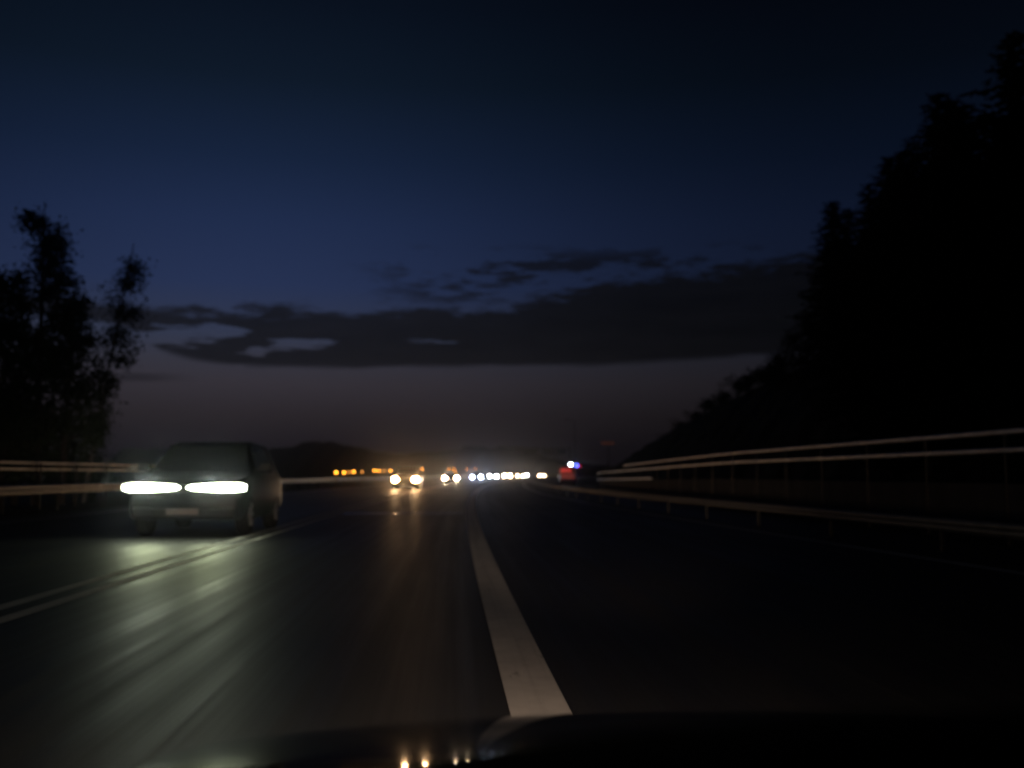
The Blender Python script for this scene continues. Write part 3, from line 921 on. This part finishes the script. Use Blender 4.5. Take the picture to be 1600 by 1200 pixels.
# trees whose tops stand out against the sky: (lat, s, height)
OUT = [(26.3, 71, 10.2, 'spruce on the right slope whose top is the lowest and leftmost of the row'),
       (25.0, 65, 9.6, 'second spruce from the left end of the row on the right slope'),
       (25.0, 58, 10.5, 'third spruce along the rising row on the right slope'),
       (24.2, 53.5, 10.2, 'fourth spruce from the left along the row on the right slope'),
       (24.3, 49.5, 11.8, 'tallest standing spruce of the row, right of the notch in the treeline'),
       (23.6, 45.5, 10.8, 'spruce right of the tallest one on the right slope'),
       (23.5, 41.5, 12.0, 'spruce at the right edge of the picture, top cut off by the frame')]
OUT = [(a, b, c + 2.3, d) for a, b, c, d in OUT]
OUT += [(26.0, 68, 9.2, 'spruce squeezed between the first two of the row on the right slope'),
        (25.2, 61.5, 9.6, 'spruce between the second and the third of the row on the right slope'),
        (24.6, 55.8, 9.4, 'spruce between the third and the fourth of the row on the right slope'),
        (24.2, 51.4, 9.9, 'spruce just left of the tallest one of the row'),
        (23.8, 47.3, 10.2, 'spruce just right of the tallest one of the row'),
        (23.4, 43.5, 10.0, 'spruce next to the one cut off at the right edge of the picture')]
for i, (la, s, h, lab) in enumerate(OUT): spruce(la, s, h + (2.3 if i > 6 else 0), i, lab, wid=1.45)
GR = 'spruces merged in the dark mass on the right slope'
LB = 'dark spruce merged in the black mass of trees on the right slope'
k = 0
for row, (la0, hh) in enumerate(((21.4, 9.6), (18.6, 8.0), (28.5, 10.4), (31.5, 9.8))):
    for s in frange(26, 74, 3.7):
        la = la0 + rng.uniform(-0.9, 0.9); s2 = s + rng.uniform(-1, 1); h = hh * rng.uniform(0.82, 1.08)
        if row >= 2: h *= 0.92
        if row == 0 and s > 55 or row == 1 and s > 46: continue
        spruce(la, s2, h, k, LB, GR, wid=1.6); k += 1


def leafy(name, h, crown_fn, seed, leaves, lsize, bark, leafm, label, loc, limbs=14, trunk_r=0.16, cat='tree', group=None):
    r = random.Random(seed)
    o = empty(name, loc, 0.0)
    m = MB()
    lean = (r.uniform(-0.3, 0.3), r.uniform(-0.3, 0.3))
    m.tube([(0, 0, -0.6), (lean[0] * 0.2, 0, h * 0.3), (lean[0] * 0.6, lean[1] * 0.5, h * 0.65), (lean[0], lean[1], h * 0.96)], [trunk_r, trunk_r * 0.75, trunk_r * 0.4, 0.02], 8)
    tips = []
    for i in range(limbs):
        u = 0.22 + 0.75 * (i + r.random()) / limbs; a = r.uniform(0, 6.28)
        rad = crown_fn(u) * r.uniform(0.7, 1.05)
        b = Vector((lean[0] * u, lean[1] * u, h * u * 0.92)); e = b + Vector((math.cos(a) * rad, math.sin(a) * rad, rad * r.uniform(0.15, 0.7)))
        mid = (b + e) / 2 + Vector((0, 0, -0.06 * rad))
        m.tube([b, mid, e], [trunk_r * 0.35 * (1.1 - u), trunk_r * 0.2 * (1.1 - u), 0.008], 5)
        tips.append((b, mid, e, rad))
    m.build('trunk', bark, o)
    cv = []; cf = []
    ncl = leaves // 26
    for cidx in range(ncl):
        b, mid, e, rad = r.choice(tips); t = r.uniform(0.25, 1.08)
        c = (b.lerp(mid, t * 2) if t < 0.5 else mid.lerp(e, (t - 0.5) * 2)) + Vector((r.gauss(0, 0.14 * rad + 0.08), r.gauss(0, 0.14 * rad + 0.08), r.gauss(0, 0.12 * rad + 0.08)))
        cs = r.uniform(0.14, 0.34)
        for q in range(26):
            p = c + Vector((r.gauss(0, cs), r.gauss(0, cs), r.gauss(0, cs * 0.8) - 0.1 * abs(r.gauss(0, cs))))
            d1 = Vector((r.gauss(0, 1), r.gauss(0, 1), r.gauss(-0.4, 0.8))).normalized(); d2 = d1.orthogonal().normalized()
            d2.rotate(Matrix.Rotation(r.uniform(0, 6.28), 3, d1)); sz = lsize * r.uniform(0.6, 1.3)
            i0 = len(cv); cv += [tuple(p - d1 * sz), tuple(p + d2 * sz * 0.5), tuple(p + d1 * sz), tuple(p - d2 * sz * 0.5)]
            cf.append((i0, i0 + 1, i0 + 2, i0 + 3))
    pyd('crown', cv, cf, leafm, o)
    return tag(o, label, cat, group)


def tree_at(px, s):
    """lateral offset of a tree read at picture column px, s metres along the road"""
    return (px - 698 - 0.536 * s) * s / 1555


def gl(px, s):
    la = tree_at(px, s); return rp(la, s, ground_z(la, s))


full = lambda u: 2.5 * math.sin(min(1, max(0, (u - 0.05) / 0.95)) * math.pi) ** 0.7 + 0.3
cone = lambda u: 2.3 * (1 - u) ** 0.7 + 0.25
slim = lambda u: (1.0 * math.sin(min(1, max(0, (u - 0.36) / 0.66)) * math.pi) ** 0.8 + 0.12) if u > 0.36 else 0.06
leafy('leafy_tree', 13.4, cone, 3, 9000, 0.10, 'bark', 'leaves', 'tallest tree of the left group, ragged top against the blue sky', gl(72, 42), 26, 0.2)
leafy('leafy_tree', 10.6, full, 4, 9000, 0.10, 'bark', 'leaves', 'broad dark tree at the left edge of the picture', gl(-5, 40), 26, 0.22)
leafy('leafy_tree', 9.6, lambda u: cone(u) * 0.75, 5, 6000, 0.10, 'bark', 'leaves', 'shorter tree between the tallest left tree and the slender one', gl(112, 43), 22, 0.15)
leafy('leafy_tree', 12.4, slim, 6, 5200, 0.09, 'birch_bark', 'leaves', 'slender tree standing apart at the right end of the left group', gl(144, 45), 24, 0.10).rotation_euler = (0, R(7.5), 0)
leafy('leafy_tree', 9.4, full, 8, 7000, 0.10, 'bark', 'leaves', 'low crowned tree filling the gap under the left group', gl(40, 46), 22, 0.18)
leafy('leafy_tree', 13.6, cone, 9, 7000, 0.10, 'bark', 'leaves', 'tree mostly outside the left edge of the picture, one branch tip showing', gl(-75, 44), 22, 0.2)
for i, (px, s, h) in enumerate(((20, 39, 4.4), (70, 44, 4.6), (105, 47, 4.2), (128, 49, 2.2), (-20, 41, 5.0))):
    leafy('shrub', h, lambda u: 1.6 * math.sin(min(1, u + 0.1) * math.pi) ** 0.6 + 0.3, 20 + i, 3000, 0.10, 'bark', 'shrub_leaves',
          'dark shrub at the foot of the left trees behind the railing', gl(px, s), 14, 0.08, 'shrub', 'shrubs under the left trees')
ORD = 'first second third fourth fifth sixth seventh eighth ninth tenth eleventh twelfth last'.split()
# shrubs on the bare shoulder of the right slope
for i, (la, s, h) in enumerate(((26.5, 76, 6.2), (26.0, 80, 4.6), (26.0, 85, 3.4), (27.0, 89, 2.2), (28, 97, 1.5), (28, 104, 1.3), (28.5, 113, 1.6), (29, 122, 1.2), (29, 132, 1.4), (29, 143, 1.2), (28, 155, 1.5), (28, 168, 1.5), (27, 182, 1.6))):
    leafy('shrub', h, lambda u: 1.5 * math.sin(min(1, u + 0.1) * math.pi) ** 0.6 + 0.25, 40 + i, 2200, 0.10, 'bark', 'shrub_leaves',
          ORD[i] + ' shrub along the crest of the right slope, counted from the spruce row', rp(la, s, ground_z(la, s)), 12, 0.07, 'shrub', 'shrubs on the crest of the right slope')

# ------------------------------------------------------------------ added scattering volume, stands in for glare round the lamps
bm = bmesh.new(); bmesh.ops.create_cube(bm, size=1.0)
hz = bpy.data.meshes.new('glare_haze'); bm.to_mesh(hz); bm.free()
ho = bpy.data.objects.new('glare_haze', hz); COL.objects.link(ho)
ho.scale = (2600, 1500, 52); ho.location = (0, 560, 20)
hm = bpy.data.materials.new('glare_mist'); hm.use_nodes = True
t = hm.node_tree; t.nodes.clear()
vo = t.nodes.new('ShaderNodeVolumePrincipled'); vo.inputs['Color'].default_value = (0.9, 0.92, 1.0, 1)
vo.inputs['Density'].default_value = 0.0006; vo.inputs['Anisotropy'].default_value = 0.975
mo = t.nodes.new('ShaderNodeOutputMaterial'); t.links.new(vo.outputs[0], mo.inputs['Volume'])
hz.materials.append(hm)
tag(ho, kind='stuff')
